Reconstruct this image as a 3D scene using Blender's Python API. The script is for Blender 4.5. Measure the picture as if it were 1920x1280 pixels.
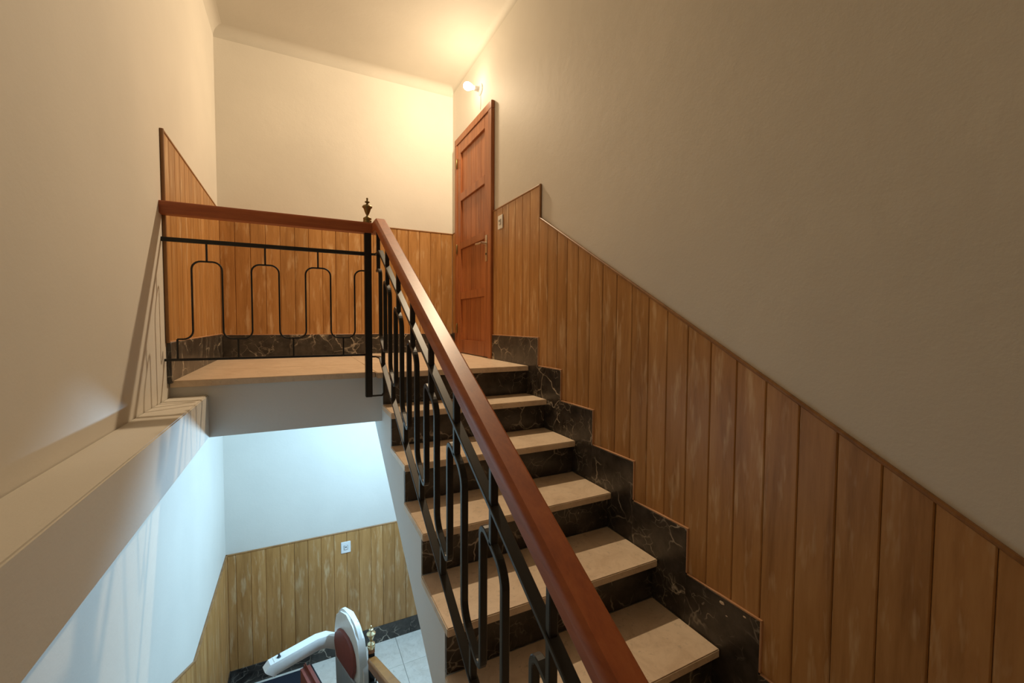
import bpy, bmesh, math, random
from mathutils import Vector, Matrix
random.seed(7)
for o in list(bpy.data.objects): bpy.data.objects.remove(o)
scene = bpy.context.scene
C = scene.collection

# ---------------------------------------------------------------- camera, world, exposure
def setup_camera():
    f, yaw, pitch, roll = 797.6, 0.4678, 0.0426, 0.0051
    fw = Vector((math.sin(yaw)*math.cos(pitch), math.cos(yaw)*math.cos(pitch), -math.sin(pitch)))
    rt = Vector((math.cos(yaw), -math.sin(yaw), 0)); up = rt.cross(fw)
    r2 = rt*math.cos(roll) + up*math.sin(roll); u2 = -rt*math.sin(roll) + up*math.cos(roll)
    cam = bpy.data.cameras.new('camera'); co = bpy.data.objects.new('camera', cam); C.objects.link(co)
    M = Matrix((r2, u2, -fw)).transposed()
    co.matrix_world = M.to_4x4()
    cam.sensor_width = 36.0; cam.sensor_fit = 'HORIZONTAL'; cam.lens = f/1920*36.0
    cam.clip_start = 0.02; cam.clip_end = 50
    scene.camera = co
setup_camera()
world = bpy.data.worlds.new('world'); scene.world = world; world.use_nodes = True
world.node_tree.nodes['Background'].inputs[0].default_value = (0.55, 0.7, 1.0, 1)
world.node_tree.nodes['Background'].inputs[1].default_value = 0.3
vs = scene.view_settings
vs.view_transform = 'Standard'; vs.look = 'None'; vs.gamma = 1.0; vs.use_curve_mapping = False
vs.exposure = 0.4
WARM_BULB = ((1.0, 0.77, 0.505), 200.0, 3.0)    # colour, watts and near-field softness of the wall bulb on the landing
COOL_BULB = ((0.435, 0.73, 1.0), 128.0, 1.0)    # the same for the bulb of the hall below the landing

# ---------------------------------------------------------------- dimensions (metres, eye at origin)
XL, XR, YB, YN = -0.549, 1.400, 4.085, -2.40
ZCEIL = 2.285
ZLAND, ZFLOOR, ZHALF = -0.283, -3.043, -1.563
G, R = 0.3082, 0.182
def nose(k): return (2.5516 - k*G if k else 2.480, (-0.2888 - k*R) if k else ZLAND)
XT = 0.437                      # open side of the upper flight
YV = 2.530                      # landing edge over the void
ZSOF = -0.575
def soffit(y): return -1.0 + 0.57*(y - 2.14)

# ---------------------------------------------------------------- materials
def new_mat(name):
    m = bpy.data.materials.new(name); m.use_nodes = True
    nt = m.node_tree; b = nt.nodes['Principled BSDF']
    return m, nt, b
def ramp(nt, fac, stops):
    r = nt.nodes.new('ShaderNodeValToRGB'); e = r.color_ramp.elements
    while len(e) < len(stops): e.new(0.5)
    for i, (p, c) in enumerate(stops):
        e[i].position = p; e[i].color = (*c, 1)
    nt.links.new(fac, r.inputs[0]); return r.outputs[0]
def coords(nt, scale=(1,1,1), kind='Object', rand=0.0):
    tc = nt.nodes.new('ShaderNodeTexCoord'); mp = nt.nodes.new('ShaderNodeMapping')
    mp.inputs['Scale'].default_value = scale
    nt.links.new(tc.outputs[kind], mp.inputs[0])
    if rand:
        oi = nt.nodes.new('ShaderNodeObjectInfo'); mu = nt.nodes.new('ShaderNodeVectorMath'); mu.operation = 'SCALE'
        mu.inputs[0].default_value = (rand, rand*0.7, rand*1.3)
        nt.links.new(oi.outputs['Random'], mu.inputs['Scale']); nt.links.new(mu.outputs[0], mp.inputs['Location'])
    return mp.outputs[0]
def noise(nt, vec, scale, detail=4, rough=0.55, dist=0.0):
    n = nt.nodes.new('ShaderNodeTexNoise'); n.inputs['Scale'].default_value = scale
    n.inputs['Detail'].default_value = detail; n.inputs['Roughness'].default_value = rough
    n.inputs['Distortion'].default_value = dist
    nt.links.new(vec, n.inputs['Vector']); return n.outputs['Fac']
def bump(nt, b, h, strength, dist=0.01):
    n = nt.nodes.new('ShaderNodeBump'); n.inputs['Strength'].default_value = strength
    n.inputs['Distance'].default_value = dist
    nt.links.new(h, n.inputs['Height']); nt.links.new(n.outputs[0], b.inputs['Normal'])
def mix(nt, a, bb, fac, mode='MIX'):
    n = nt.nodes.new('ShaderNodeMix'); n.data_type = 'RGBA'; n.blend_type = mode
    for s, v in ((n.inputs['A'], a), (n.inputs['B'], bb), (n.inputs['Factor'], fac)):
        if hasattr(v, 'links'): nt.links.new(v, s)
        elif isinstance(v, (int, float)): s.default_value = v
        else: s.default_value = (*v, 1)
    return n.outputs['Result']
def math_node(nt, op, a, b=None):
    n = nt.nodes.new('ShaderNodeMath'); n.operation = op
    for i, v in enumerate((a, b)):
        if v is None: continue
        if hasattr(v, 'links'): nt.links.new(v, n.inputs[i])
        else: n.inputs[i].default_value = v
    return n.outputs[0]

def plaster(name, base, var=0.05, bumps=0.22):
    m, nt, b = new_mat(name)
    v = coords(nt)
    big = noise(nt, v, 1.6, 3); fine = noise(nt, v, 90, 3, 0.6); mid = noise(nt, v, 14, 4)
    d = tuple(c*(1-var*1.6) for c in base)
    col = ramp(nt, big, [(0.3, d), (0.7, base)])
    nt.links.new(col, b.inputs['Base Color'])
    b.inputs['Roughness'].default_value = 0.75
    h = math_node(nt, 'ADD', math_node(nt, 'MULTIPLY', fine, 0.35), mid)
    bump(nt, b, h, bumps, 0.0045)
    return m
def wood(name, dark, mid_c, light, scale, rough=0.45, blotch=None, axis='Z', rand=9.0, bumps=0.1, coat=0.0):
    m, nt, b = new_mat(name)
    sc = {'Z': (1, 1, 0.09), 'Y': (1, 0.07, 1), 'X': (0.07, 1, 1)}[axis]
    v = coords(nt, sc, rand=rand)
    grain = noise(nt, v, scale, 6, 0.6, 0.6); fine = noise(nt, v, scale*6, 3, 0.6)
    g = math_node(nt, 'ADD', math_node(nt, 'MULTIPLY', grain, 0.75), math_node(nt, 'MULTIPLY', fine, 0.25))
    col = ramp(nt, g, [(0.3, dark), (0.5, mid_c), (0.72, light)])
    if blotch:
        v2 = coords(nt, {'Z': (1, 1, 0.17), 'Y': (1, 0.2, 1), 'X': (0.2, 1, 1)}[axis], rand=rand*1.7)
        bl = noise(nt, v2, blotch[1], 3, 0.6)
        f = ramp(nt, bl, [(0.55, (0, 0, 0)), (0.72, (1, 1, 1))])
        f = math_node(nt, 'MULTIPLY', f, blotch[2])
        col = mix(nt, col, blotch[0], f)
    oi = nt.nodes.new('ShaderNodeObjectInfo')
    hsv = nt.nodes.new('ShaderNodeHueSaturation')
    mr = nt.nodes.new('ShaderNodeMapRange'); mr.inputs['To Min'].default_value = 0.9; mr.inputs['To Max'].default_value = 1.1
    nt.links.new(oi.outputs['Random'], mr.inputs['Value']); nt.links.new(mr.outputs[0], hsv.inputs['Value'])
    nt.links.new(col, hsv.inputs['Color']); nt.links.new(hsv.outputs[0], b.inputs['Base Color'])
    b.inputs['Roughness'].default_value = rough; b.inputs['Coat Weight'].default_value = coat
    b.inputs['Coat Roughness'].default_value = 0.32
    bump(nt, b, g, bumps, 0.002)
    return m
def dark_marble(name, rand=11.0):
    m, nt, b = new_mat(name)
    v = coords(nt, rand=rand)
    warp = noise(nt, v, 5, 4, 0.6)
    vm = nt.nodes.new('ShaderNodeVectorMath'); vm.operation = 'ADD'
    cs = nt.nodes.new('ShaderNodeVectorMath'); cs.operation = 'SCALE'; cs.inputs['Scale'].default_value = 0.22
    nn = nt.nodes.new('ShaderNodeTexNoise'); nn.inputs['Scale'].default_value = 5; nn.inputs['Detail'].default_value = 4
    nt.links.new(v, nn.inputs['Vector']); nt.links.new(nn.outputs['Color'], cs.inputs[0])
    nt.links.new(v, vm.inputs[0]); nt.links.new(cs.outputs[0], vm.inputs[1])
    vo = nt.nodes.new('ShaderNodeTexVoronoi'); vo.feature = 'DISTANCE_TO_EDGE'; vo.inputs['Scale'].default_value = 7
    nt.links.new(vm.outputs[0], vo.inputs['Vector'])
    vein = ramp(nt, vo.outputs['Distance'], [(0.0, (1, 1, 1)), (0.035, (0, 0, 0))])
    mask = ramp(nt, noise(nt, v, 4.5, 3), [(0.46, (0, 0, 0)), (0.66, (1, 1, 1))])
    vo2 = nt.nodes.new('ShaderNodeTexVoronoi'); vo2.feature = 'DISTANCE_TO_EDGE'; vo2.inputs['Scale'].default_value = 17
    nt.links.new(vm.outputs[0], vo2.inputs['Vector'])
    vein2 = ramp(nt, vo2.outputs['Distance'], [(0.0, (0.55, 0.55, 0.55)), (0.03, (0, 0, 0))])
    mask2 = ramp(nt, noise(nt, v, 7, 3), [(0.50, (0, 0, 0)), (0.62, (1, 1, 1))])
    f = math_node(nt, 'ADD', math_node(nt, 'MULTIPLY', vein, mask), math_node(nt, 'MULTIPLY', vein2, mask2))
    base = ramp(nt, noise(nt, v, 12, 5, 0.65), [(0.3, (0.014, 0.011, 0.009)), (0.75, (0.080, 0.068, 0.056))])
    col = mix(nt, base, (0.55, 0.48, 0.38), f)
    nt.links.new(col, b.inputs['Base Color']); b.inputs['Roughness'].default_value = 0.3
    return m
def beige_marble(name, base, dark, rough=0.38):
    m, nt, b = new_mat(name)
    v = coords(nt, rand=7.0)
    a = ramp(nt, noise(nt, v, 9, 6, 0.7, 0.8), [(0.3, dark), (0.55, base), (0.8, tuple(min(1, c*1.08) for c in base))])
    sp = ramp(nt, noise(nt, v, 38, 4, 0.7), [(0.32, (1, 1, 1)), (0.42, (0, 0, 0))])
    col = mix(nt, a, tuple(c*0.62 for c in base), math_node(nt, 'MULTIPLY', sp, 0.55))
    nt.links.new(col, b.inputs['Base Color']); b.inputs['Roughness'].default_value = rough
    return m
def plain(name, col, rough=0.5, metal=0.0, coat=0.0, var=0.12, scale=30):
    m, nt, b = new_mat(name)
    v = coords(nt)
    c = ramp(nt, noise(nt, v, scale, 3), [(0.3, tuple(x*(1-var) for x in col)), (0.7, tuple(min(1, x*(1+var*0.4)) for x in col))])
    nt.links.new(c, b.inputs['Base Color']); b.inputs['Roughness'].default_value = rough
    b.inputs['Metallic'].default_value = metal; b.inputs['Coat Weight'].default_value = coat
    return m
def glow_glass(name, col, strength):
    """clear bulb glass that glows and lets the filament's light through"""
    m = bpy.data.materials.new(name); m.use_nodes = True; nt = m.node_tree
    nt.nodes.remove(nt.nodes['Principled BSDF'])
    e = nt.nodes.new('ShaderNodeEmission'); e.inputs[0].default_value = (*col, 1); e.inputs[1].default_value = strength
    t = nt.nodes.new('ShaderNodeBsdfTransparent'); mx = nt.nodes.new('ShaderNodeMixShader'); mx.inputs[0].default_value = 0.15
    nt.links.new(t.outputs[0], mx.inputs[1]); nt.links.new(e.outputs[0], mx.inputs[2])
    nt.links.new(mx.outputs[0], nt.nodes['Material Output'].inputs[0])
    return m
def bulb_light(parent, loc, spec, radius=0.026):
    col, watts, soft = spec
    l = bpy.data.lights.new('bulb_light', 'POINT'); l.energy = watts; l.color = col; l.shadow_soft_size = radius
    l.use_nodes = True; nt = l.node_tree; em = nt.nodes['Emission']
    f = nt.nodes.new('ShaderNodeLightFalloff'); f.inputs['Strength'].default_value = 1.0; f.inputs['Smooth'].default_value = soft
    nt.links.new(f.outputs['Quadratic'], em.inputs['Strength'])
    o = bpy.data.objects.new('bulb_light', l); C.objects.link(o); o.location = loc; o.parent = parent
    return o

M = {}
M['plaster'] = plaster('cream_plaster', (0.69, 0.655, 0.585))
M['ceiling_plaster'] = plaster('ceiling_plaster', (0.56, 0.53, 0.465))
M['white_plaster'] = plaster('white_plaster', (0.72, 0.72, 0.71), 0.03)
M['panel'] = wood('panel_wood', (0.29, 0.132, 0.036), (0.44, 0.22, 0.070), (0.54, 0.295, 0.11), 16, 0.38, ((0.68, 0.48, 0.27), 26, 0.65))
M['cap'] = wood('cap_wood', (0.20, 0.09, 0.025), (0.28, 0.13, 0.04), (0.36, 0.18, 0.06), 20, 0.45)
M['strip'] = wood('strip_wood', (0.40, 0.21, 0.10), (0.50, 0.27, 0.14), (0.56, 0.33, 0.18), 20, 0.5)
M['rail_y'] = wood('handrail_wood_y', (0.28, 0.062, 0.015), (0.40, 0.100, 0.024), (0.48, 0.14, 0.036), 30, 0.50, None, 'Y', 3.0, 0.04, 0.08)
M['rail_x'] = wood('handrail_wood_x', (0.28, 0.062, 0.015), (0.40, 0.100, 0.024), (0.48, 0.14, 0.036), 30, 0.50, None, 'X', 3.0, 0.04, 0.08)
M['rail_old'] = wood('handrail_wood_old', (0.20, 0.075, 0.017), (0.29, 0.115, 0.028), (0.36, 0.155, 0.04), 30, 0.35, None, 'Y', 3.0, 0.04, 0.4)
M['pine'] = wood('varnished_pine', (0.23, 0.068, 0.020), (0.37, 0.128, 0.040), (0.46, 0.18, 0.062), 18, 0.48, ((0.16, 0.040, 0.011), 7, 0.4), 'Z', 9.0, 0.06, 0.0)
M['marble'] = dark_marble('dark_marble')
M['tread'] = beige_marble('beige_marble', (0.72, 0.57, 0.42), (0.60, 0.455, 0.32))
M['tile'] = beige_marble('pale_floor_tile', (0.74, 0.70, 0.62), (0.62, 0.57, 0.49), 0.3)
M['grout'] = plain('grout', (0.16, 0.15, 0.14), 0.9)
M['iron'] = plain('black_painted_iron', (0.006, 0.0055, 0.005), 0.42, 0.0, 0.05)
M['brass'] = plain('aged_brass', (0.26, 0.19, 0.075), 0.38, 0.85)
M['brass_bright'] = plain('bright_brass', (0.75, 0.66, 0.42), 0.25, 0.9)
M['steel'] = plain('satin_steel', (0.62, 0.58, 0.50), 0.3, 0.9)
M['white_plastic'] = plain('white_plastic', (0.80, 0.80, 0.78), 0.4, 0, 0, 0.04)
M['grey_plastic'] = plain('grey_plastic', (0.42, 0.41, 0.40), 0.5, 0, 0, 0.05)
M['dark_plastic'] = plain('dark_plastic', (0.03, 0.03, 0.035), 0.4)
M['red'] = plain('red_brown_vinyl', (0.24, 0.058, 0.040), 0.45, 0, 0, 0.15)
M['navy'] = plain('navy_mat', (0.012, 0.018, 0.032), 0.9, 0, 0, 0.3, 120)
M['warm_bulb'] = glow_glass('warm_bulb_glass', (1.0, 0.85, 0.6), 40.0)
M['cool_bulb'] = glow_glass('cool_bulb_glass', (0.7, 0.88, 1.0), 40.0)

# ---------------------------------------------------------------- mesh helpers
def link(name, bm, mat, parent=None, loc=(0,0,0), smooth=False, rot=None):
    bmesh.ops.recalc_face_normals(bm, faces=bm.faces)
    me = bpy.data.meshes.new(name); bm.to_mesh(me); bm.free()
    me.materials.append(M[mat])
    if smooth:
        for p in me.polygons: p.use_smooth = True
        try: me.set_sharp_from_angle(angle=math.radians(40))
        except Exception: pass
    o = bpy.data.objects.new(name, me); C.objects.link(o)
    o.location = loc
    if rot: o.rotation_euler = rot
    if parent: o.parent = parent
    return o
def box(bm, x0, x1, y0, y1, z0, z1):
    vs_ = [bm.verts.new(p) for p in ((x0,y0,z0),(x1,y0,z0),(x1,y1,z0),(x0,y1,z0),(x0,y0,z1),(x1,y0,z1),(x1,y1,z1),(x0,y1,z1))]
    fs = [bm.faces.new([vs_[i] for i in q]) for q in ((0,3,2,1),(4,5,6,7),(0,1,5,4),(1,2,6,5),(2,3,7,6),(3,0,4,7))]
    return vs_, fs
def bbox(name, x0, x1, y0, y1, z0, z1, mat, parent=None, bev=0.0, seg=2, origin=None):
    """a bevelled block as one object; its origin in the middle of its base"""
    o = origin or ((x0+x1)/2, (y0+y1)/2, z0)
    bm = bmesh.new(); box(bm, x0-o[0], x1-o[0], y0-o[1], y1-o[1], z0-o[2], z1-o[2])
    if bev: bmesh.ops.bevel(bm, geom=bm.edges[:], offset=bev, segments=seg, affect='EDGES')
    return link(name, bm, mat, parent, o, smooth=bool(bev))
def prism(bm, pts, axis, a, b):
    """extrude polygon pts (2D) along an axis from a to b; 2D is (y,z) for X, (x,z) for Y, (x,y) for Z"""
    def P(p, t): return {'X': (t, p[0], p[1]), 'Y': (p[0], t, p[1]), 'Z': (p[0], p[1], t)}[axis]
    A = [bm.verts.new(P(p, a)) for p in pts]; B = [bm.verts.new(P(p, b)) for p in pts]
    bm.faces.new(A); bm.faces.new(B[::-1]); n = len(pts)
    for i in range(n): bm.faces.new((A[i], A[(i+1) % n], B[(i+1) % n], B[i]))
def lathe(bm, prof, seg=20, center=(0,0,0), axis='Z'):
    rings = []
    for r, z in prof:
        ring = []
        for i in range(seg):
            a = 2*math.pi*i/seg; c, s = r*math.cos(a), r*math.sin(a)
            p = {'Z': (c, s, z), 'X': (z, c, s), 'Y': (c, z, s)}[axis]
            ring.append(bm.verts.new([p[j]+center[j] for j in range(3)]))
        rings.append(ring)
    for a, b in zip(rings, rings[1:]):
        for i in range(seg): bm.faces.new((a[i], a[(i+1) % seg], b[(i+1) % seg], b[i]))
    bm.faces.new(rings[0][::-1]); bm.faces.new(rings[-1])
def sweep(bm, path, prof, side):
    """sweep a 2D profile (s,t) along a path; s runs along 'side', t along the normal; mitred"""
    side = Vector(side).normalized(); path = [Vector(p) for p in path]; rings = []
    n = len(path)
    for i, p in enumerate(path):
        d0 = (path[i]-path[i-1]).normalized() if i else None
        d1 = (path[i+1]-path[i]).normalized() if i < n-1 else None
        d = d0 if d1 is None else d1 if d0 is None else (d0+d1).normalized()
        k = 1.0
        if d0 is not None and d1 is not None: k = 1.0/max(0.3, d.dot(d1))
        up = side.cross(d).normalized()
        rings.append([bm.verts.new(p + side*s + up*t*k) for s, t in prof])
    m = len(prof)
    for a, b in zip(rings, rings[1:]):
        for i in range(m): bm.faces.new((a[i], a[(i+1) % m], b[(i+1) % m], b[i]))
    bm.faces.new(rings[0][::-1]); bm.faces.new(rings[-1])
def rect_prof(w, h, c=0.0):
    w /= 2; h /= 2
    if not c: return [(-w,-h),(w,-h),(w,h),(-w,h)]
    return [(-w+c,-h),(w-c,-h),(w,-h+c),(w,h-c),(w-c,h),(-w+c,h),(-w,h-c),(-w,-h+c)]
def empty(name, loc=(0,0,0), label=None, cat=None, group=None, kind=None, rot=None):
    o = bpy.data.objects.new(name, None); C.objects.link(o); o.location = loc; o.empty_display_size = 0.1
    if rot: o.rotation_euler = rot
    return tag(o, label, cat, group, kind)
def tag(o, label=None, cat=None, group=None, kind=None):
    if label: o['label'] = label
    if cat: o['category'] = cat
    if group: o['group'] = group
    if kind: o['kind'] = kind
    return o
def adopt(o, root):
    """parent o to root while keeping its place (roots carry no scale)"""
    o.parent = root
    o.matrix_parent_inverse = root.matrix_basis.inverted()
    return o

# ---------------------------------------------------------------- shell of the stairwell
bm = bmesh.new(); box(bm, XL-0.15, XL, YN-0.15, YB+0.15, ZFLOOR-0.1, ZCEIL+0.1)
wall_left = tag(link('wall_left', bm, 'plaster'), 'cream plastered left wall beside the open stairwell', 'wall', kind='structure')
bm = bmesh.new(); box(bm, XR, XR+0.15, YN-0.15, YB+0.15, ZFLOOR-0.1, ZCEIL+0.1)
wall_right = tag(link('wall_right', bm, 'plaster'), 'cream plastered right wall above sloping wood panelling', 'wall', kind='structure')
bm = bmesh.new(); box(bm, XL, XR, YB, YB+0.15, ZFLOOR-0.1, ZCEIL+0.1)
wall_back = tag(link('wall_back', bm, 'plaster'), 'cream plastered end wall behind the landing', 'wall', kind='structure')
bm = bmesh.new(); box(bm, XL, XR, YN-0.15, YN, ZFLOOR-0.1, ZCEIL+0.1)
wall_front = tag(link('wall_front', bm, 'plaster'), 'cream plastered wall closing the half landing', 'wall', kind='structure')
bm = bmesh.new(); box(bm, XL, XR, YN, YB, ZCEIL, ZCEIL+0.1)
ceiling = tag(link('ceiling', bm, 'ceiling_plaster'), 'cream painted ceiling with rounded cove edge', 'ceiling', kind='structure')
# coves between walls and ceiling
def cove(name, r, place, a, b, axis):
    pts = [(0, 0)] + [(r - r*math.sin(t*math.pi/16), -(r - r*math.cos(t*math.pi/16))) for t in range(9)]
    pts = [(0, 0), (r, 0)] + [(r*(1-math.sin(t*math.pi/2/8)), -r*(1-math.cos(t*math.pi/2/8))) for t in range(1, 8)] + [(0, -r)]
    bm = bmesh.new(); prism(bm, [place(p) for p in pts], axis, a, b)
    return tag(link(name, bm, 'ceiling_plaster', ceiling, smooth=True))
cove('cove_moulding', 0.075, lambda p: (YB - p[0], ZCEIL + p[1]), XL, XR, 'X')
cove('cove_moulding', 0.065, lambda p: (XL + p[0], ZCEIL + p[1]), YN, YB-0.0, 'Y')
cove('cove_moulding', 0.045, lambda p: (XR - p[0], ZCEIL + p[1]), YN, YB-0.0, 'Y')
# ledge along the left wall
bm = bmesh.new(); box(bm, XL, -0.398, YN, YV+0.02, ZSOF, -0.362)
bmesh.ops.bevel(bm, geom=[e for e in bm.edges if abs((e.verts[0].co-e.verts[1].co).y) > 1], offset=0.004, segments=2, affect='EDGES')
tag(link('trim_1', bm, 'plaster', smooth=True), 'thick cream plaster ledge running along the left wall', 'ledge', kind='structure')

# landing
floor_up = tag(empty('floor', (0.4, 3.3, ZLAND)), 'upper landing floor of beige stone over a white slab', 'floor', kind='structure')
bm = bmesh.new(); box(bm, XL, XR, YV+0.022, YB, ZSOF, ZLAND-0.032)
adopt(link('landing_slab', bm, 'white_plaster'), floor_up)
adopt(bbox('stone_slab', XL+0.004, 0.40, YV, 3.05, ZLAND-0.032, ZLAND, 'tread', None, 0.003), floor_up)
adopt(bbox('stone_slab', 0.4015, XR-0.022, nose(0)[0], 3.05, ZLAND-0.032, ZLAND, 'tread', None, 0.003), floor_up)
adopt(bbox('stone_slab', XL+0.004, 0.40, 3.0515, YB-0.016, ZLAND-0.032, ZLAND, 'tread', None, 0.001), floor_up)
adopt(bbox('stone_slab', 0.4015, XR-0.022, 3.0515, YB-0.016, ZLAND-0.032, ZLAND, 'tread', None, 0.001), floor_up)

# half landing under the camera
half = tag(empty('floor', (0.4, -0.2, ZHALF)), 'half landing floor of beige stone at the foot of the upper flight', 'floor', kind='structure')
bm = bmesh.new(); box(bm, XL, XR, YN, 0.372, ZHALF-0.28, ZHALF-0.032); adopt(link('landing_slab', bm, 'white_plaster'), half)
adopt(bbox('stone_slab', XL+0.004, 0.40, YN, 0.394, ZHALF-0.032, ZHALF, 'tread', None, 0.003), half)
adopt(bbox('stone_slab', 0.4015, XR-0.022, YN, 0.424, ZHALF-0.032, ZHALF, 'tread', None, 0.003), half)

# lower hall floor with tiles
floor_low = tag(empty('floor', (0.4, 3.3, ZFLOOR)), 'lower hall floor of pale square tiles', 'floor', kind='structure')
bm = bmesh.new(); box(bm, XL, XR, YN, YB, ZFLOOR-0.1, ZFLOOR-0.004); adopt(link('screed', bm, 'grout'), floor_low)
tiles = {}
def tile_mesh(w, d):
    key = (round(w, 3), round(d, 3))
    if key not in tiles:
        bm = bmesh.new(); box(bm, -w/2, w/2, -d/2, d/2, -0.008, 0)
        bmesh.ops.bevel(bm, geom=[e for e in bm.edges if e.verts[0].co.z > -0.001 and e.verts[1].co.z > -0.001], offset=0.002, segments=1, affect='EDGES')
        me = bpy.data.meshes.new('tile'); bm.to_mesh(me); bm.free(); me.materials.append(M['tile']); tiles[key] = me
    return tiles[key]
xs = [XL+0.002] + [0.806 + 0.4*i for i in range(-3, 2)] + [XR-0.002]
ys = [0.91 + 0.4*i for i in range(8)] + [YB-0.002]
for i in range(len(xs)-1):
    for j in range(len(ys)-1):
        w, d = xs[i+1]-xs[i]-0.003, ys[j+1]-ys[j]-0.003
        t = bpy.data.objects.new('tile', tile_mesh(w, d)); C.objects.link(t)
        t.location = ((xs[i]+xs[i+1])/2, (ys[j]+ys[j+1])/2, ZFLOOR); adopt(t, floor_low)

# ---------------------------------------------------------------- staircases
# upper flight
st = empty('staircase', (0.9, 0.6, ZHALF), 'upper stair flight of beige stone treads and dark marble risers', 'staircase')
pts = [(2.86, -0.60), (2.86, ZSOF-0.001), (YV+0.021, ZSOF-0.001), (YV+0.021, ZLAND-0.034)]
for k in range(0, 7):
    y, z = nose(k); yn, zn = nose(k+1)
    yr = y + 0.045
    pts.append((yr, z-0.034)) if k else None
    if k == 0: pts.append((yr, ZLAND-0.034))
    if k < 6: pts.append((yr, zn-0.034))
    else: pts.append((yr, ZHALF-0.034))
pts += [(0.373, ZHALF-0.034), (0.373, soffit(0.373))]
clean = []
for p in pts:
    if not clean or (abs(p[0]-clean[-1][0])+abs(p[1]-clean[-1][1])) > 1e-4: clean.append(p)
bm = bmesh.new(); prism(bm, clean, 'X', XT, XR-0.001); adopt(link('stair_body', bm, 'white_plaster'), st)
for k in range(0, 7):
    y, z = nose(k); zb = nose(k+1)[1] if k < 6 else ZHALF
    if k:
        ye = nose(k-1)[0] + 0.028
        adopt(bbox('tread', XT-0.006, XR-0.022, y, ye, z-0.032, z, 'tread', None, 0.0035), st)
    adopt(bbox('riser', XT+0.001, XR-0.022, y+0.030, y+0.0445, zb, z-0.0325, 'marble'), st)
# lower flight (runs down away from the half landing to the hall)
st2 = empty('staircase', (-0.05, 2.6, ZFLOOR), 'lower stair flight descending to the tiled hall', 'staircase')
R2 = (ZHALF-ZFLOOR)/8
pts = [(0.373, ZHALF-0.034)]
for k in range(0, 8):
    y, z = 0.394+0.308*k, ZHALF-R2*k
    pts += [(y-0.045, z-0.034), (y-0.045, max(z-R2-0.034, ZFLOOR))] if k else [(0.374, ZHALF-R2-0.034)]
pts += [(2.0, ZFLOOR), (0.373, ZHALF-0.62)]
bm = bmesh.new(); prism(bm, pts, 'X', XL+0.020, XT-0.03); adopt(link('stair_body', bm, 'white_plaster'), st2)
for k in range(0, 8):
    y, z = 0.394+0.308*k, ZHALF-R2*k
    if k: adopt(bbox('tread', XL+0.022, XT-0.02, y-0.308-0.028, y, z-0.032, z, 'tread', None, 0.0035), st2)
    adopt(bbox('riser', XL+0.022, XT-0.032, y-0.0445, y-0.030, z-R2, z-0.0325, 'marble'), st2)

# ---------------------------------------------------------------- wood panelling, plank by plank
def plank(parent, wall, a, b, zb, zta, ztb, depth=0.011, zb2=None):
    """one grooved plank on a wall between a and b (along the wall), from zb up to zta (at a) and ztb (at b)"""
    w = b-a; g = 0.004
    prof = [(0.0006, 0), (0.0006, depth-0.004), (g, depth), (w-g, depth), (w-0.0006, depth-0.004), (w-0.0006, 0)]
    bm = bmesh.new(); lo, hi = [], []
    for s, d in prof:
        zt = zta + (ztb-zta)*s/w
        if wall == 'R': p = (-d, s)
        elif wall == 'L': p = (d, s)
        else: p = (s, -d)
        lo.append(bm.verts.new((p[0], p[1], 0))); hi.append(bm.verts.new((p[0], p[1], zt-zb)))
    n = len(prof)
    for i in range(n): bm.faces.new((lo[i], lo[(i+1) % n], hi[(i+1) % n], hi[i]))
    bm.faces.new(lo[::-1]); bm.faces.new(hi)
    loc = {'R': (XR, a, zb), 'L': (XL, a, zb), 'B': (a, YB, zb)}[wall]
    return link('plank', bm, 'panel', parent, loc)
ZW = 0.872; ZSK = -0.096
YPE, ZPD, SPS = 2.372, 0.668, 0.5715
def slope_top(y): return ZPD - SPS*(YPE - y)
PW = 0.107
# right wall, landing part
cuts = [2.372, 2.492, 2.599, 2.708, 2.812, 2.917, 3.020, 3.086]
for a, b in zip(cuts, cuts[1:]): plank(wall_right, 'R', a, b, -0.12 if a > 2.38 else -0.30, ZW, ZW)
plank(wall_right, 'R', 3.952, YB-0.011, ZSK, ZW, ZW)
# right wall, along the stairs
y = YPE
def skirt_bottom(y0):
    k = 0
    for k in range(0, 8):
        if y0 >= 2.4073-k*G - 0.001: break
    return max(-0.0935 - k*R - 0.03, ZHALF+0.1)
YEND = 0.12
while y > YN + 0.02:
    a = max(y-PW, YN)
    za, zb_ = slope_top(max(a, YEND)), slope_top(max(y, YEND))
    plank(wall_right, 'R', a, y, skirt_bottom(a)-0.16 if a > 0.2 else ZHALF+0.1, za, zb_)
    y -= PW
# back wall upper
def row(wall, parent, a0, a1, zb, zt, first):
    c = [a0] + [first + PW*i for i in range(60) if a0+0.02 < first+PW*i < a1-0.02] + [a1]
    for a, b in zip(c, c[1:]): plank(parent, wall, a, b, zb, zt, zt)
row('B', wall_back, XL+0.011, XR-0.011, -0.12, ZW, -0.438)
row('L', wall_left, 2.508, YB-0.0005, -0.12, ZW, 2.600)
# lower hall
ZWL = -1.915
row('B', wall_back, XL+0.011, XR-0.001, -2.90, ZWL, -0.480)
row('L', wall_left, 2.865, YB-0.0005, -2.90, ZWL, 2.98)
y = 2.865
def slope_low(yy): return ZWL + 0.5*(2.865-yy)
while y > 0.6:
    a = y-PW
    zb_ = max(ZFLOOR+0.14, ZFLOOR + (2.55-y)*0.6 + 0.12)
    plank(wall_left, 'L', a, y, zb_, slope_low(a), slope_low(y))
    y -= PW
c_ = [1.2 + PW*i for i in range(18)]
for a, b in list(zip(c_, c_[1:])) + [(c_[-1], 3.086), (3.952, YB-0.012)]: plank(wall_right, 'R', a, b, ZFLOOR+0.002, min(ZWL, soffit(a)-0.03), min(ZWL, soffit(b)-0.03))
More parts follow.
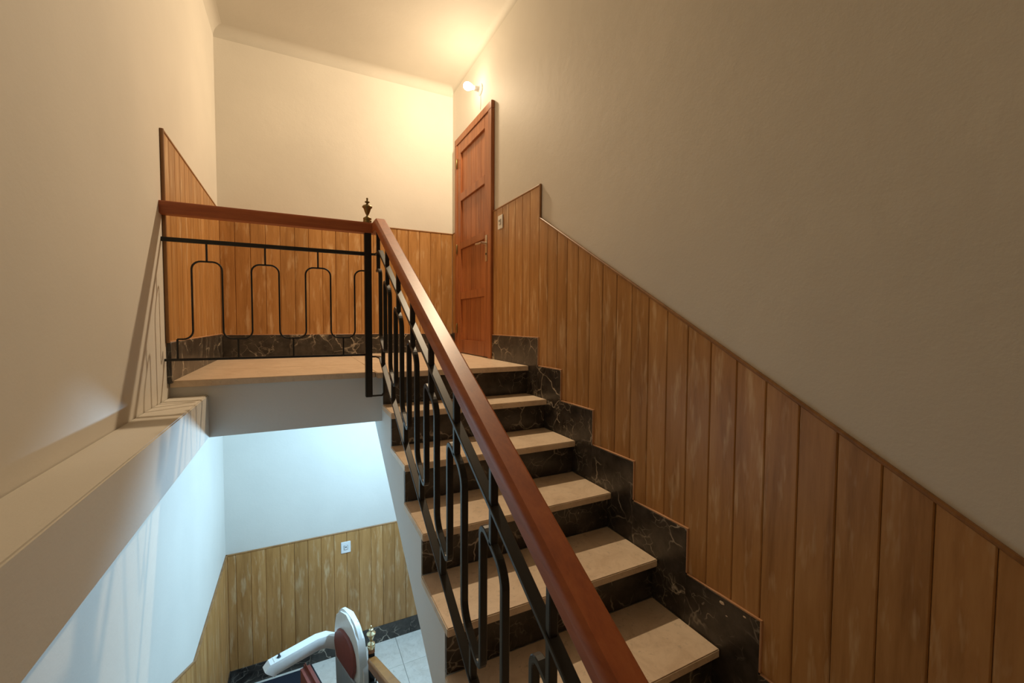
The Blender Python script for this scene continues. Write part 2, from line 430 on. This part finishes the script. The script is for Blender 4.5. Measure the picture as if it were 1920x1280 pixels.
# cap strips on the panelling
def cap(parent, wall, p0, p1, w=0.015, h=0.012):
    """thin wooden strip from p0 to p1 (positions along wall, z)"""
    if wall == 'B': a, b, side = (p0[0], YB-w/2, p0[1]), (p1[0], YB-w/2, p1[1]), (0, 1, 0)
    elif wall == 'R': a, b, side = (XR-w/2, p0[0], p0[1]), (XR-w/2, p1[0], p1[1]), (1, 0, 0)
    else: a, b, side = (XL+w/2, p0[0], p0[1]), (XL+w/2, p1[0], p1[1]), (1, 0, 0)
    o = Vector(a); bm = bmesh.new(); sweep(bm, [(0,0,0), tuple(Vector(b)-o)], rect_prof(w, h, 0.003), side)
    return link('cap_strip', bm, 'cap', parent, a)
cap(wall_right, 'R', (YPE-0.006, ZW+0.006), (3.086, ZW+0.006))
cap(wall_right, 'R', (3.952, ZW+0.006), (YB, ZW+0.006))
cap(wall_right, 'R', (YPE-0.006, ZPD), (YPE-0.006, ZW+0.012))
cap(wall_right, 'R', (YEND, slope_top(YEND)+0.006), (YPE-0.006, slope_top(YPE-0.006)+0.006))
cap(wall_right, 'R', (YN, slope_top(YEND)+0.006), (YEND, slope_top(YEND)+0.006))
cap(wall_back, 'B', (XL, ZW+0.006), (XR, ZW+0.006))
cap(wall_left, 'L', (2.502, ZW+0.006), (YB, ZW+0.006))
cap(wall_left, 'L', (2.502, -0.10), (2.502, ZW+0.012))
cap(wall_back, 'B', (XL, ZWL+0.006), (XR, ZWL+0.006))
cap(wall_left, 'L', (2.865, ZWL+0.006), (YB, ZWL+0.006))
cap(wall_left, 'L', (0.62, slope_low(0.62)+0.006), (2.865, ZWL+0.006))

# ---------------------------------------------------------------- dark marble skirting
bb_r = tag(empty('baseboard_right', (XR, 1.5, ZHALF)), 'stepped dark marble skirting with thin wooden edging', 'baseboard', kind='structure')
def ysk(k): return (2.4073 - k*G) if k else 2.368
def slab(root, name, x0, x1, y0, y1, z0, z1, mat='marble', bev=0.0015):
    return adopt(bbox(name, x0, x1, y0, y1, z0, z1, mat, None, bev, 1), root)
for k in range(0, 8):
    y0 = ysk(k); y1 = ysk(k-1) if k else 3.086
    top = -0.0935 - k*R; zlow = nose(k+1)[1] if k < 6 else ZHALF
    if k == 7: y0, y1, top = YN, ysk(6), ZHALF+0.19
    slab(bb_r, 'skirting_slab', XR-0.020, XR, y0, y1, zlow, top)
    slab(bb_r, 'edge_strip', XR-0.019, XR, y0-0.006 if k < 7 else y0, y1-0.006 if k else y1, top, top+0.006, 'strip', 0.001)
    if k < 7: slab(bb_r, 'edge_strip', XR-0.019, XR, y0-0.006, y0, max(zlow, -0.0935-(k+1)*R+0.006), top, 'strip', 0.001)
slab(bb_r, 'skirting_slab', XR-0.020, XR, 3.952, YB-0.018, ZLAND, -0.1)
# chips of plaster on the skirting of a lower step
for (cy, cz, s) in ((1.008, -1.022, 0.011), (0.988, -1.06, 0.004), (0.92, -1.02, 0.006)):
    bm = bmesh.new(); bmesh.ops.create_icosphere(bm, subdivisions=2, radius=1)
    for v in bm.verts: v.co *= 1 + 0.35*(random.random()-0.5); v.co.x *= 0.18*s; v.co.y *= s; v.co.z *= 0.55*s
    adopt(link('plaster_chip', bm, 'tread', None, (XR-0.0205, cy, cz)), bb_r)
bb_b = tag(empty('baseboard_back', (0.4, YB, ZLAND)), 'dark marble skirting along the back of the landing', 'baseboard', kind='structure')
xx = [XL+0.018, -0.06, 0.56, XR-0.020]
for a, b in zip(xx, xx[1:]): slab(bb_b, 'skirting_slab', a+0.0005, b-0.0005, YB-0.018, YB, ZLAND-0.01, -0.106)
slab(bb_b, 'edge_strip', XL+0.018, XR-0.02, YB-0.017, YB, -0.106, -0.100, 'strip', 0.001)
bb_l = tag(empty('baseboard_left', (XL, 3.3, ZLAND)), 'dark marble skirting along the left side of the landing', 'baseboard', kind='structure')
yy = [2.508, 3.25, YB]
for a, b in zip(yy, yy[1:]): slab(bb_l, 'skirting_slab', XL, XL+0.018, a+0.0005, b-0.0005, ZLAND-0.01, -0.098)
slab(bb_l, 'edge_strip', XL, XL+0.017, 2.508, YB, -0.098, -0.092, 'strip', 0.001)
bb_h = tag(empty('baseboard_back', (0.4, YB, ZFLOOR)), 'dark marble skirting at the foot of the lower hall panelling', 'baseboard', kind='structure')
xx = [XL+0.018, 0.30, 0.95, XR]
for a, b in zip(xx, xx[1:]): slab(bb_h, 'skirting_slab', a+0.0005, b-0.0005, YB-0.018, YB, ZFLOOR, -2.885)
bb_hl = tag(empty('baseboard_left', (XL, 3.3, ZFLOOR)), 'dark marble skirting at the foot of the lower left panelling', 'baseboard', kind='structure')
slab(bb_hl, 'skirting_slab', XL, XL+0.018, 2.58, YB, ZFLOOR, -2.885)
for k in range(8):
    y0 = 0.394+0.308*k-0.12; z = ZHALF-R2*k
    slab(bb_hl, 'skirting_slab', XL, XL+0.018, y0-0.2 if k else YN, y0+0.108, z-R2, z+0.16)

# ---------------------------------------------------------------- door on the landing
def build_door(name, DZ, label):
    door = tag(empty(name, (XR, 3.52, ZLAND+DZ)), label, 'door', kind='structure')
    def dpart(name, x0, x1, y0, y1, z0, z1, mat='pine', bev=0.003, parent=None):
        o = bbox(name, x0, x1, y0, y1, z0+DZ, z1+DZ, mat, None, bev); return adopt(o, parent or door)
    DY0, DY1, DZ1 = 3.088, 3.950, 1.735
    FW = 0.062
    dpart('door_frame', XR-0.030, XR, DY0, DY0+FW, ZLAND, DZ1-FW)
    dpart('door_frame', XR-0.030, XR, DY1-FW, DY1, ZLAND, DZ1-FW)
    dpart('door_frame', XR-0.030, XR, DY0, DY1, DZ1-FW, DZ1)
    LY0, LY1, LZ1, LZ0 = DY0+FW+0.002, DY1-FW-0.002, DZ1-FW-0.002, ZLAND+0.008
    SW = 0.082
    dpart('stile', XR-0.023, XR-0.001, LY0, LY0+SW, LZ0, LZ1, bev=0.002)
    dpart('stile', XR-0.023, XR-0.001, LY1-SW, LY1, LZ0, LZ1, bev=0.002)
    rails = [(LZ0, -0.155), (0.222, 0.292), (0.690, 0.752), (1.135, 1.205), (1.575, LZ1)]
    for a, b in rails: dpart('cross_rail', XR-0.023, XR-0.001, LY0+SW+0.0005, LY1-SW-0.0005, a, b, bev=0.002)
    for (a, b) in zip([r[1] for r in rails], [r[0] for r in rails][1:]):
        n = 5; y0, y1 = LY0+SW+0.001, LY1-SW-0.001; w = (y1-y0)/n
        for i in range(n): dpart('panel_board', XR-0.006, XR-0.001, y0+i*w+0.0005, y0+(i+1)*w-0.0005, a+0.0005, b-0.0005, bev=0.0018)
    # lever handle on its plate
    pl_ = dpart('handle_plate', XR-0.027, XR-0.023, LY0+0.022, LY0+0.060, 0.500, 0.712, 'steel', 0.0015)
    bm = bmesh.new(); lathe(bm, [(0.010, -0.045), (0.010, 0.0)], 12, (0, 0, 0), 'X')
    sweep(bm, [(-0.045, -0.008, 0), (-0.047, 0.05, -0.002), (-0.045, 0.112, 0.004)], rect_prof(0.010, 0.016, 0.003), (1, 0, 0))
    hd = link('lever_handle', bm, 'steel', None, (XR-0.027, LY0+0.041, 0.646+DZ), True); adopt(hd, door)
    bm = bmesh.new(); lathe(bm, [(0.009, -0.0025), (0.009, 0)], 10, (0, 0, 0), 'X')
    adopt(link('key_hole', bm, 'dark_plastic', None, (XR-0.027, LY0+0.041, 0.56+DZ)), door)
    for hz in (1.50, 0.70, -0.05):
        bm = bmesh.new(); lathe(bm, [(0.004, -0.045), (0.008, -0.040), (0.008, 0.040), (0.004, 0.045)], 10)
        adopt(link('hinge', bm, 'brass', None, (XR-0.032, DY1-FW-0.002, hz+DZ), True), door)
build_door('door_1', 0.0, 'reddish pine door with four plank panels at the top of the stairs')
build_door('door_2', ZFLOOR-ZLAND, 'pine door of the lower hall under the landing')

# ---------------------------------------------------------------- wall switches
def switch(name, loc, facing, label):
    o = empty(name, loc, label, 'switch', rot=(0, 0, {'R': math.pi/2*3, 'B': math.pi}[facing]))
    # local: plate in XZ facing +Y
    bm = bmesh.new(); box(bm, -0.041, 0.041, 0, 0.008, -0.052, 0.052)
    bmesh.ops.bevel(bm, geom=bm.edges[:], offset=0.003, segments=2, affect='EDGES'); link('cover_plate', bm, 'white_plastic', o, smooth=True)
    bm = bmesh.new(); box(bm, -0.018, 0.018, 0.008, 0.0105, -0.022, 0.022)
    bmesh.ops.bevel(bm, geom=bm.edges[:], offset=0.001, segments=1, affect='EDGES'); link('rim', bm, 'grey_plastic', o)
    bm = bmesh.new(); vv, ff = box(bm, -0.013, 0.013, 0.0105, 0.015, -0.017, 0.017)
    for v in vv:
        if v.co.y > 0.012 and v.co.z < 0: v.co.y -= 0.003
    link('rocker', bm, 'white_plastic', o)
    bm = bmesh.new(); box(bm, -0.006, 0.006, 0.0105, 0.0165, 0.004, 0.010); link('indicator', bm, 'dark_plastic', o)
    return o
# R wall faces -X : rotate local +Y to -X -> rotz = +90deg
s1 = switch('light_switch', (XR-0.011, 2.945, 0.765), 'R', 'white light switch on the panelling beside the pine door')
s1.rotation_euler = (0, 0, math.pi/2)
s2 = switch('light_switch', (0.368, YB-0.011, -2.048), 'B', 'white light switch on the lower hall panelling')

# ---------------------------------------------------------------- lamps
BULB = [(0.0135, 0.0), (0.0135, 0.012), (0.020, 0.022), (0.029, 0.040), (0.0325, 0.058), (0.030, 0.074), (0.022, 0.087), (0.010, 0.0935), (0.001, 0.0945)]
lamp = empty('wall_lamp', (XR, 3.375, 1.95), 'bare glowing bulb in white wall holder above the door', 'lamp')
bm = bmesh.new(); lathe(bm, [(0.045, 0.0), (0.045, -0.006), (0.036, -0.016), (0.022, -0.020)], 24, (0, 0, 0), 'X'); link('wall_plate', bm, 'white_plastic', lamp, smooth=True)
bm = bmesh.new(); lathe(bm, [(0.020, -0.018), (0.020, -0.052), (0.016, -0.060)], 20, (0, 0, 0), 'X'); link('bulb_holder', bm, 'white_plastic', lamp, smooth=True)
bm = bmesh.new(); lathe(bm, [(r, -0.058 - z) for r, z in BULB], 24, (0, 0, 0), 'X'); link('bulb', bm, 'warm_bulb', lamp, smooth=True)
bulb_light(lamp, (-0.135, 0, 0), WARM_BULB)
bm = bmesh.new(); sweep(bm, [(-0.003, 0.0, -0.04), (-0.003, -0.004, -0.10), (-0.003, 0.003, -0.16)], rect_prof(0.004, 0.005), (1, 0, 0)); link('cable', bm, 'white_plastic', lamp)
lamp2 = empty('ceiling_lamp', (0.76, 3.10, ZSOF), 'bare cool white bulb hanging under the landing slab', 'lamp')
bm = bmesh.new(); lathe(bm, [(0.045, 0.0), (0.045, -0.006), (0.020, -0.022), (0.004, -0.024)], 24); link('ceiling_rose', bm, 'white_plastic', lamp2, smooth=True)
bm = bmesh.new(); lathe(bm, [(0.003, -0.022), (0.003, -0.12)], 8); link('cable', bm, 'white_plastic', lamp2)
bm = bmesh.new(); lathe(bm, [(0.008, -0.115), (0.018, -0.125), (0.018, -0.170)], 20); link('bulb_holder', bm, 'white_plastic', lamp2, smooth=True)
bm = bmesh.new(); lathe(bm, [(r*1.4, -0.165 - z*1.2) for r, z in BULB], 24); link('bulb', bm, 'cool_bulb', lamp2, smooth=True)
bulb_light(lamp2, (0, 0, -0.222), COOL_BULB, 0.042)

# ---------------------------------------------------------------- railings
HR_PROF = [(-0.020, 0.0), (0.020, 0.0), (0.027, -0.006), (0.029, -0.016), (0.028, -0.028), (0.025, -0.036), (0.027, -0.050), (0.024, -0.058),
           (-0.024, -0.058), (-0.027, -0.050), (-0.025, -0.036), (-0.028, -0.028), (-0.029, -0.016), (-0.027, -0.006)]
def finial(parent, loc, mat, s=1.0):
    # urn finial, real size about 13 cm
    P = [(0.022, 0.0), (0.0225, 0.012), (0.020, 0.015), (0.0225, 0.020), (0.0215, 0.026), (0.012, 0.033), (0.006, 0.038), (0.0055, 0.042),
         (0.010, 0.050), (0.016, 0.066), (0.0195, 0.078), (0.0265, 0.084), (0.0265, 0.089), (0.021, 0.095), (0.009, 0.099), (0.006, 0.103),
         (0.006, 0.108), (0.0135, 0.112), (0.0135, 0.115), (0.006, 0.119), (0.004, 0.126), (0.006, 0.131), (0.004, 0.136), (0.001, 0.137)]
    bm = bmesh.new(); lathe(bm, [(r*s, z*s) for r, z in P], 20)
    return link('finial', bm, mat, parent, loc, True)
def arc(c, r, a0, a1, n=6):
    return [(c[0]+r*math.cos(a0+(a1-a0)*i/n), c[1]+r*math.sin(a0+(a1-a0)*i/n)) for i in range(n+1)]
def loop_path(c, P, hw, top, bot, rad, left=True, right=True):
    """one period of the meander around the arch at c: from the middle of the U before to the middle of the U after"""
    q = math.pi/2; p = []
    if left: p += [(c-P/2, bot)] + arc((c-hw-rad, bot+rad), rad, -q, 0)
    p += arc((c-hw+rad, top-rad), rad, 2*q, q) + arc((c+hw-rad, top-rad), rad, q, 0)
    if right: p += arc((c+hw+rad, bot+rad), rad, 2*q, 3*q) + [(c+P/2, bot)]
    return p
rail = empty('railing', (0.355, 2.475, -0.41), 'black iron looped railing with red-brown wooden handrail on landing and upper flight', 'railing')
RY = 2.475
ZT, ZBR = 0.378, -0.178
# landing handrail
o = Vector((XL, RY, 0.548)); bm = bmesh.new(); sweep(bm, [(0,0,0), (0.978, 0, 0)], HR_PROF, (0, -1, 0))
for v in bm.verts:
    pass
adopt(link('handrail', bm, 'rail_x', None, o, True), rail)
bm = bmesh.new(); sweep(bm, [(0,0,0), (0.90, 0, 0)], rect_prof(0.014, 0.020, 0.002), (0, 1, 0)); adopt(link('rail_bar', bm, 'iron', None, (XL, RY, ZT)), rail)
bm = bmesh.new(); sweep(bm, [(0,0,0), (0.90, 0, 0)], rect_prof(0.014, 0.012, 0.002), (0, 1, 0)); adopt(link('rail_bar', bm, 'iron', None, (XL, RY, ZBR)), rail)
post = adopt(bbox('post', 0.336, 0.372, RY-0.018, RY+0.018, -0.415, 0.493, 'iron', None, 0.002), rail)
adopt(finial(None, (0.354, RY, 0.548), 'brass'), rail)
bm = bmesh.new(); sweep(bm, [(0.0, 0, 0), (0.052, 0, 0), (0.064, 0.004, 0.012), (0.064, 0.004, 0.14)], rect_prof(0.012, 0.008), (0, 1, 0))
adopt(link('fixing_bracket', bm, 'iron', None, (0.372, RY-0.006, -0.410)), rail)
ROD = rect_prof(0.008, 0.008, 0.0015)
for i, cx in enumerate((-0.379, -0.138, 0.103, 0.344)):
    pth = loop_path(cx, 0.241, 0.060, 0.285, -0.082, 0.038, True, True)
    if i == 3: pth = loop_path(cx, 0.241, 0.060, 0.285, -0.082, 0.038, True, False); pth = [p for p in pth if p[0] <= 0.338] + [(0.338, 0.285)]
    bm = bmesh.new(); sweep(bm, [(x-cx, 0, z) for x, z in pth], ROD, (0, 1, 0))
    if i < 3: sweep(bm, [(0, 0, 0.285), (0, 0, ZT-0.009)], ROD, (0, 1, 0))
    sweep(bm, [(-0.1205, 0, ZBR+0.005), (-0.1205, 0, -0.082)], ROD, (0, 1, 0))
    adopt(link('baluster_loop', bm, 'iron', None, (cx, RY, 0)), rail)
# flight part, plane x = 0.40
RX = 0.402; YK = 2.350; YE = 0.300
ST, SB, SH = 0.548, 0.560, 0.540
def z_top(y): return ZT if y >= YK else ZT + ST*(y-YK)
def z_bot(y): return ZBR-0.012 if y >= YK else ZBR-0.012 + SB*(y-YK)
def z_hand(y): return 0.550 if y >= YK else 0.550 + SH*(y-YK)
bm = bmesh.new(); o = Vector((RX, RY, 0.55))
sweep(bm, [(0, RY+0.027-RY, 0), (0, YK-RY, 0), (0, YE-0.05-RY, z_hand(YE-0.05)-0.55)], HR_PROF, (-1, 0, 0))
adopt(link('handrail', bm, 'rail_y', None, o, True), rail)
for zf, th in ((z_top, 0.012), (z_bot, 0.009)):
    bm = bmesh.new()
    sweep(bm, [(-0.030, 0, zf(RY)), (0.0, -0.01, zf(RY))], rect_prof(th, 0.012), (0, 0, 1))
    sweep(bm, [(0, -0.004, zf(RY)), (0, YK-RY, zf(YK)), (0, YE-RY, zf(YE))], rect_prof(0.026, th, 0.002), (1, 0, 0))
    adopt(link('rail_bar', bm, 'iron', None, (RX, RY, 0)), rail)
PF = 0.256
for i in range(8):
    cy = 0.631 + PF*i
    if cy > 2.43: break
    # shear the flat meander along the slope
    def shear(y, z):
        t = (z-(-0.092))/(0.285-(-0.092)); a, b_ = z_bot(y)+0.098, z_top(y)-0.093
        return a + (b_-a)*t
    pth = loop_path(cy, PF, 0.062, 0.285, -0.092, 0.036)
    if i == 7: pth = [p for p in pth if p[0] < RY-0.02]
    bm = bmesh.new(); sweep(bm, [(0, y-cy, shear(y, z)) for y, z in pth], rect_prof(0.019, 0.015, 0.002), (1, 0, 0))
    sweep(bm, [(0, 0, shear(cy, 0.285)), (0, 0, z_hand(cy)-0.056)], rect_prof(0.019, 0.015, 0.002), (1, 0, 0))
    sweep(bm, [(0, -PF/2, z_bot(cy-PF/2)), (0, -PF/2, shear(cy-PF/2, -0.092))], rect_prof(0.019, 0.015, 0.002), (1, 0, 0))
    adopt(link('baluster_loop', bm, 'iron', None, (RX, cy, 0)), rail)
adopt(bbox('post', RX-0.018, RX+0.018, YE-0.018, YE+0.018, ZHALF, z_hand(YE)-0.062, 'iron', None, 0.002), rail)

# railing of the lower flight
rail2 = empty('railing', (0.385, 2.72, ZFLOOR), 'lower iron railing with wooden handrail and bright brass finial beside the stairlift', 'railing')
QX, QY0, QY1 = 0.390, 2.700, 0.22
SL = 0.545
def q_hand(y): return -2.098 + SL*(QY0-y)
bm = bmesh.new(); sweep(bm, [(0, 0, 0), (0, QY1-QY0, q_hand(QY1)-q_hand(QY0))], HR_PROF, (-1, 0, 0))
adopt(link('handrail', bm, 'rail_old', None, (QX, QY0, q_hand(QY0)), True), rail2)
adopt(bbox('post', QX-0.018, QX+0.018, QY0+0.008, QY0+0.044, ZFLOOR, -2.085, 'iron', None, 0.002), rail2)
adopt(bbox('post_cap', QX-0.019, QX+0.019, QY0+0.007, QY0+0.045, -2.085, -2.055, 'rail_old', None, 0.004), rail2)
adopt(finial(None, (QX, QY0+0.026, -2.055), 'brass_bright', 1.05), rail2)
for dz, th in ((-0.17, 0.012), (-0.73, 0.009)):
    bm = bmesh.new(); sweep(bm, [(0, 0.01, 0), (0, QY1-QY0, SL*(QY0-QY1))], rect_prof(0.026, th, 0.002), (1, 0, 0))
    adopt(link('rail_bar', bm, 'iron', None, (QX, QY0, q_hand(QY0)+dz)), rail2)
for i in range(9):
    cy = 2.55 - PF*i
    if cy < 0.35: break
    def shear2(y, z): return q_hand(y) - 0.17 - 0.09 + (z-0.285)
    bm = bmesh.new(); sweep(bm, [(0, y-cy, shear2(y, z)) for y, z in loop_path(cy, PF, 0.062, 0.285, -0.092, 0.036)], ROD, (1, 0, 0))
    sweep(bm, [(0, 0, shear2(cy, 0.285)), (0, 0, q_hand(cy)-0.056)], ROD, (1, 0, 0))
    sweep(bm, [(0, -PF/2, q_hand(cy-PF/2)-0.73), (0, -PF/2, shear2(cy-PF/2, -0.092))], ROD, (1, 0, 0))
    adopt(link('baluster_loop', bm, 'iron', None, (QX, cy, 0)), rail2)

# ---------------------------------------------------------------- stairlift chair (faces the left wall, seat folded up)
chair = empty('stairlift_chair', (0.115, 2.92, ZFLOOR), 'white stairlift chair with red-brown upholstery and folded seat', 'chair', rot=(0, 0, math.radians(16)))
# local frame: the sitter looks along -x, y runs across the seat, z up from the hall floor
def rounded_plate(bm, outline, x0, x1, bev):
    prism(bm, outline, 'X', x0, x1)
    es = [e for e in bm.edges if abs(e.verts[0].co.x - e.verts[1].co.x) < 1e-6]
    bmesh.ops.bevel(bm, geom=es, offset=bev, segments=3, affect='EDGES')
def back_outline(w_top, w_mid, w_bot, z0, zm, z1, n=10):
    R_ = []
    for i in range(n+1):
        a = math.pi/2*i/n
        R_.append((w_top + (w_mid-w_top)*math.cos(a) if False else w_mid*math.cos(a)**0.62, zm + (z1-zm)*math.sin(a)**0.9))
    right = [(w_bot, z0)] + [(x, z) for x, z in R_]
    left = [(-x, z) for x, z in right[::-1]]
    if abs(right[-1][0]) < 1e-4: left = left[1:]
    return right + left
bm = bmesh.new(); rounded_plate(bm, back_outline(0.1, 0.215, 0.17, 0.46, 0.78, 1.09), 0.155, 0.205, 0.014)
back = link('backrest', bm, 'white_plastic', chair, smooth=True)
bm = bmesh.new(); rounded_plate(bm, back_outline(0.1, 0.165, 0.13, 0.735, 0.80, 0.965), 0.134, 0.158, 0.008)
link('back_cushion', bm, 'red', back, smooth=True)
bm = bmesh.new(); rounded_plate(bm, [(0.15, 0.50), (0.168, 0.725), (-0.168, 0.725), (-0.15, 0.50)], 0.140, 0.157, 0.006); link('back_panel', bm, 'grey_plastic', back, smooth=True)
ARM_PROF = [(-0.030, -0.036), (0.030, -0.036), (0.036, -0.028), (0.036, 0.022), (0.028, 0.034), (-0.028, 0.034), (-0.036, 0.022), (-0.036, -0.028)]
bm = bmesh.new(); sweep(bm, [(0.20, 0.17, 0.785), (0.10, 0.225, 0.825), (0.04, 0.235, 0.830), (-0.235, 0.235, 0.807), (-0.257, 0.235, 0.785)], [(x*1.12, z*1.15) for x, z in ARM_PROF], (0, 1, 0))
arm = link('armrest', bm, 'white_plastic', chair, smooth=True)
bm = bmesh.new(); box(bm, -0.230, -0.160, 0.209, 0.261, 0.834, 0.850); bmesh.ops.bevel(bm, geom=bm.edges[:], offset=0.003, segments=1, affect='EDGES')
link('control_panel', bm, 'white_plastic', arm)
bm = bmesh.new(); lathe(bm, [(0.012, 0.849), (0.012, 0.854), (0.006, 0.857), (0.007, 0.870), (0.003, 0.874)], 12, (-0.195, 0.235, 0)); link('joystick', bm, 'dark_plastic', arm, smooth=True)
# the near armrest is folded up against the edge of the back
bm = bmesh.new(); sweep(bm, [(0.20, -0.205, 0.56), (0.195, -0.205, 0.80), (0.19, -0.155, 0.96), (0.185, -0.07, 1.06)], [(x*0.6, z*0.6) for x, z in ARM_PROF], (1, 0, 0.05))
link('armrest', bm, 'white_plastic', chair, smooth=True)
bm = bmesh.new(); box(bm, -0.085, -0.025, -0.2, 0.2, 0.45, 0.775); bmesh.ops.bevel(bm, geom=bm.edges[:], offset=0.029, segments=4, affect='EDGES')
seat = link('seat', bm, 'red', chair, smooth=True)
bm = bmesh.new(); box(bm, -0.026, -0.016, -0.17, 0.17, 0.48, 0.75); bmesh.ops.bevel(bm, geom=bm.edges[:], offset=0.005, segments=2, affect='EDGES'); link('seat_board', bm, 'dark_plastic', seat, smooth=True)
bm = bmesh.new(); box(bm, -0.03, 0.20, -0.17, 0.17, 0.42, 0.50); bmesh.ops.bevel(bm, geom=bm.edges[:], offset=0.02, segments=3, affect='EDGES'); link('seat_base', bm, 'grey_plastic', chair, smooth=True)
bm = bmesh.new(); lathe(bm, [(0.075, 0.15), (0.075, 0.30), (0.05, 0.32), (0.05, 0.43)], 20, (0.10, 0, 0)); link('swivel_column', bm, 'grey_plastic', chair, smooth=True)
bm = bmesh.new(); box(bm, -0.02, 0.22, -0.16, 0.16, 0.06, 0.24); bmesh.ops.bevel(bm, geom=bm.edges[:], offset=0.03, segments=3, affect='EDGES'); link('carriage', bm, 'white_plastic', chair, smooth=True)
bm = bmesh.new(); box(bm, -0.28, -0.01, -0.14, 0.14, 0.07, 0.10); bmesh.ops.bevel(bm, geom=bm.edges[:], offset=0.012, segments=2, affect='EDGES'); link('footrest', bm, 'dark_plastic', chair, smooth=True)
# its track up the lower flight
tr = empty('stairlift_track', (0.27, 2.9, ZFLOOR), 'metal stairlift track fixed along the lower flight', 'track')
bm = bmesh.new()
sweep(bm, [(0, 0.35, 0.05), (0, -0.15, 0.05), (0, -2.2, 0.05+2.05*0.6)], rect_prof(0.05, 0.07, 0.006), (1, 0, 0))
link('track_beam', bm, 'steel', tr)

# ---------------------------------------------------------------- mat in the lower hall
bm = bmesh.new(); box(bm, -0.30, 0.30, -0.26, 0.26, 0, 0.010); bmesh.ops.bevel(bm, geom=bm.edges[:], offset=0.003, segments=1, affect='EDGES')
mat_o = tag(link('floor_mat', bm, 'navy', None, (-0.22, 3.775, ZFLOOR)), 'dark navy mat on the lower hall floor beside the stairlift', 'mat')
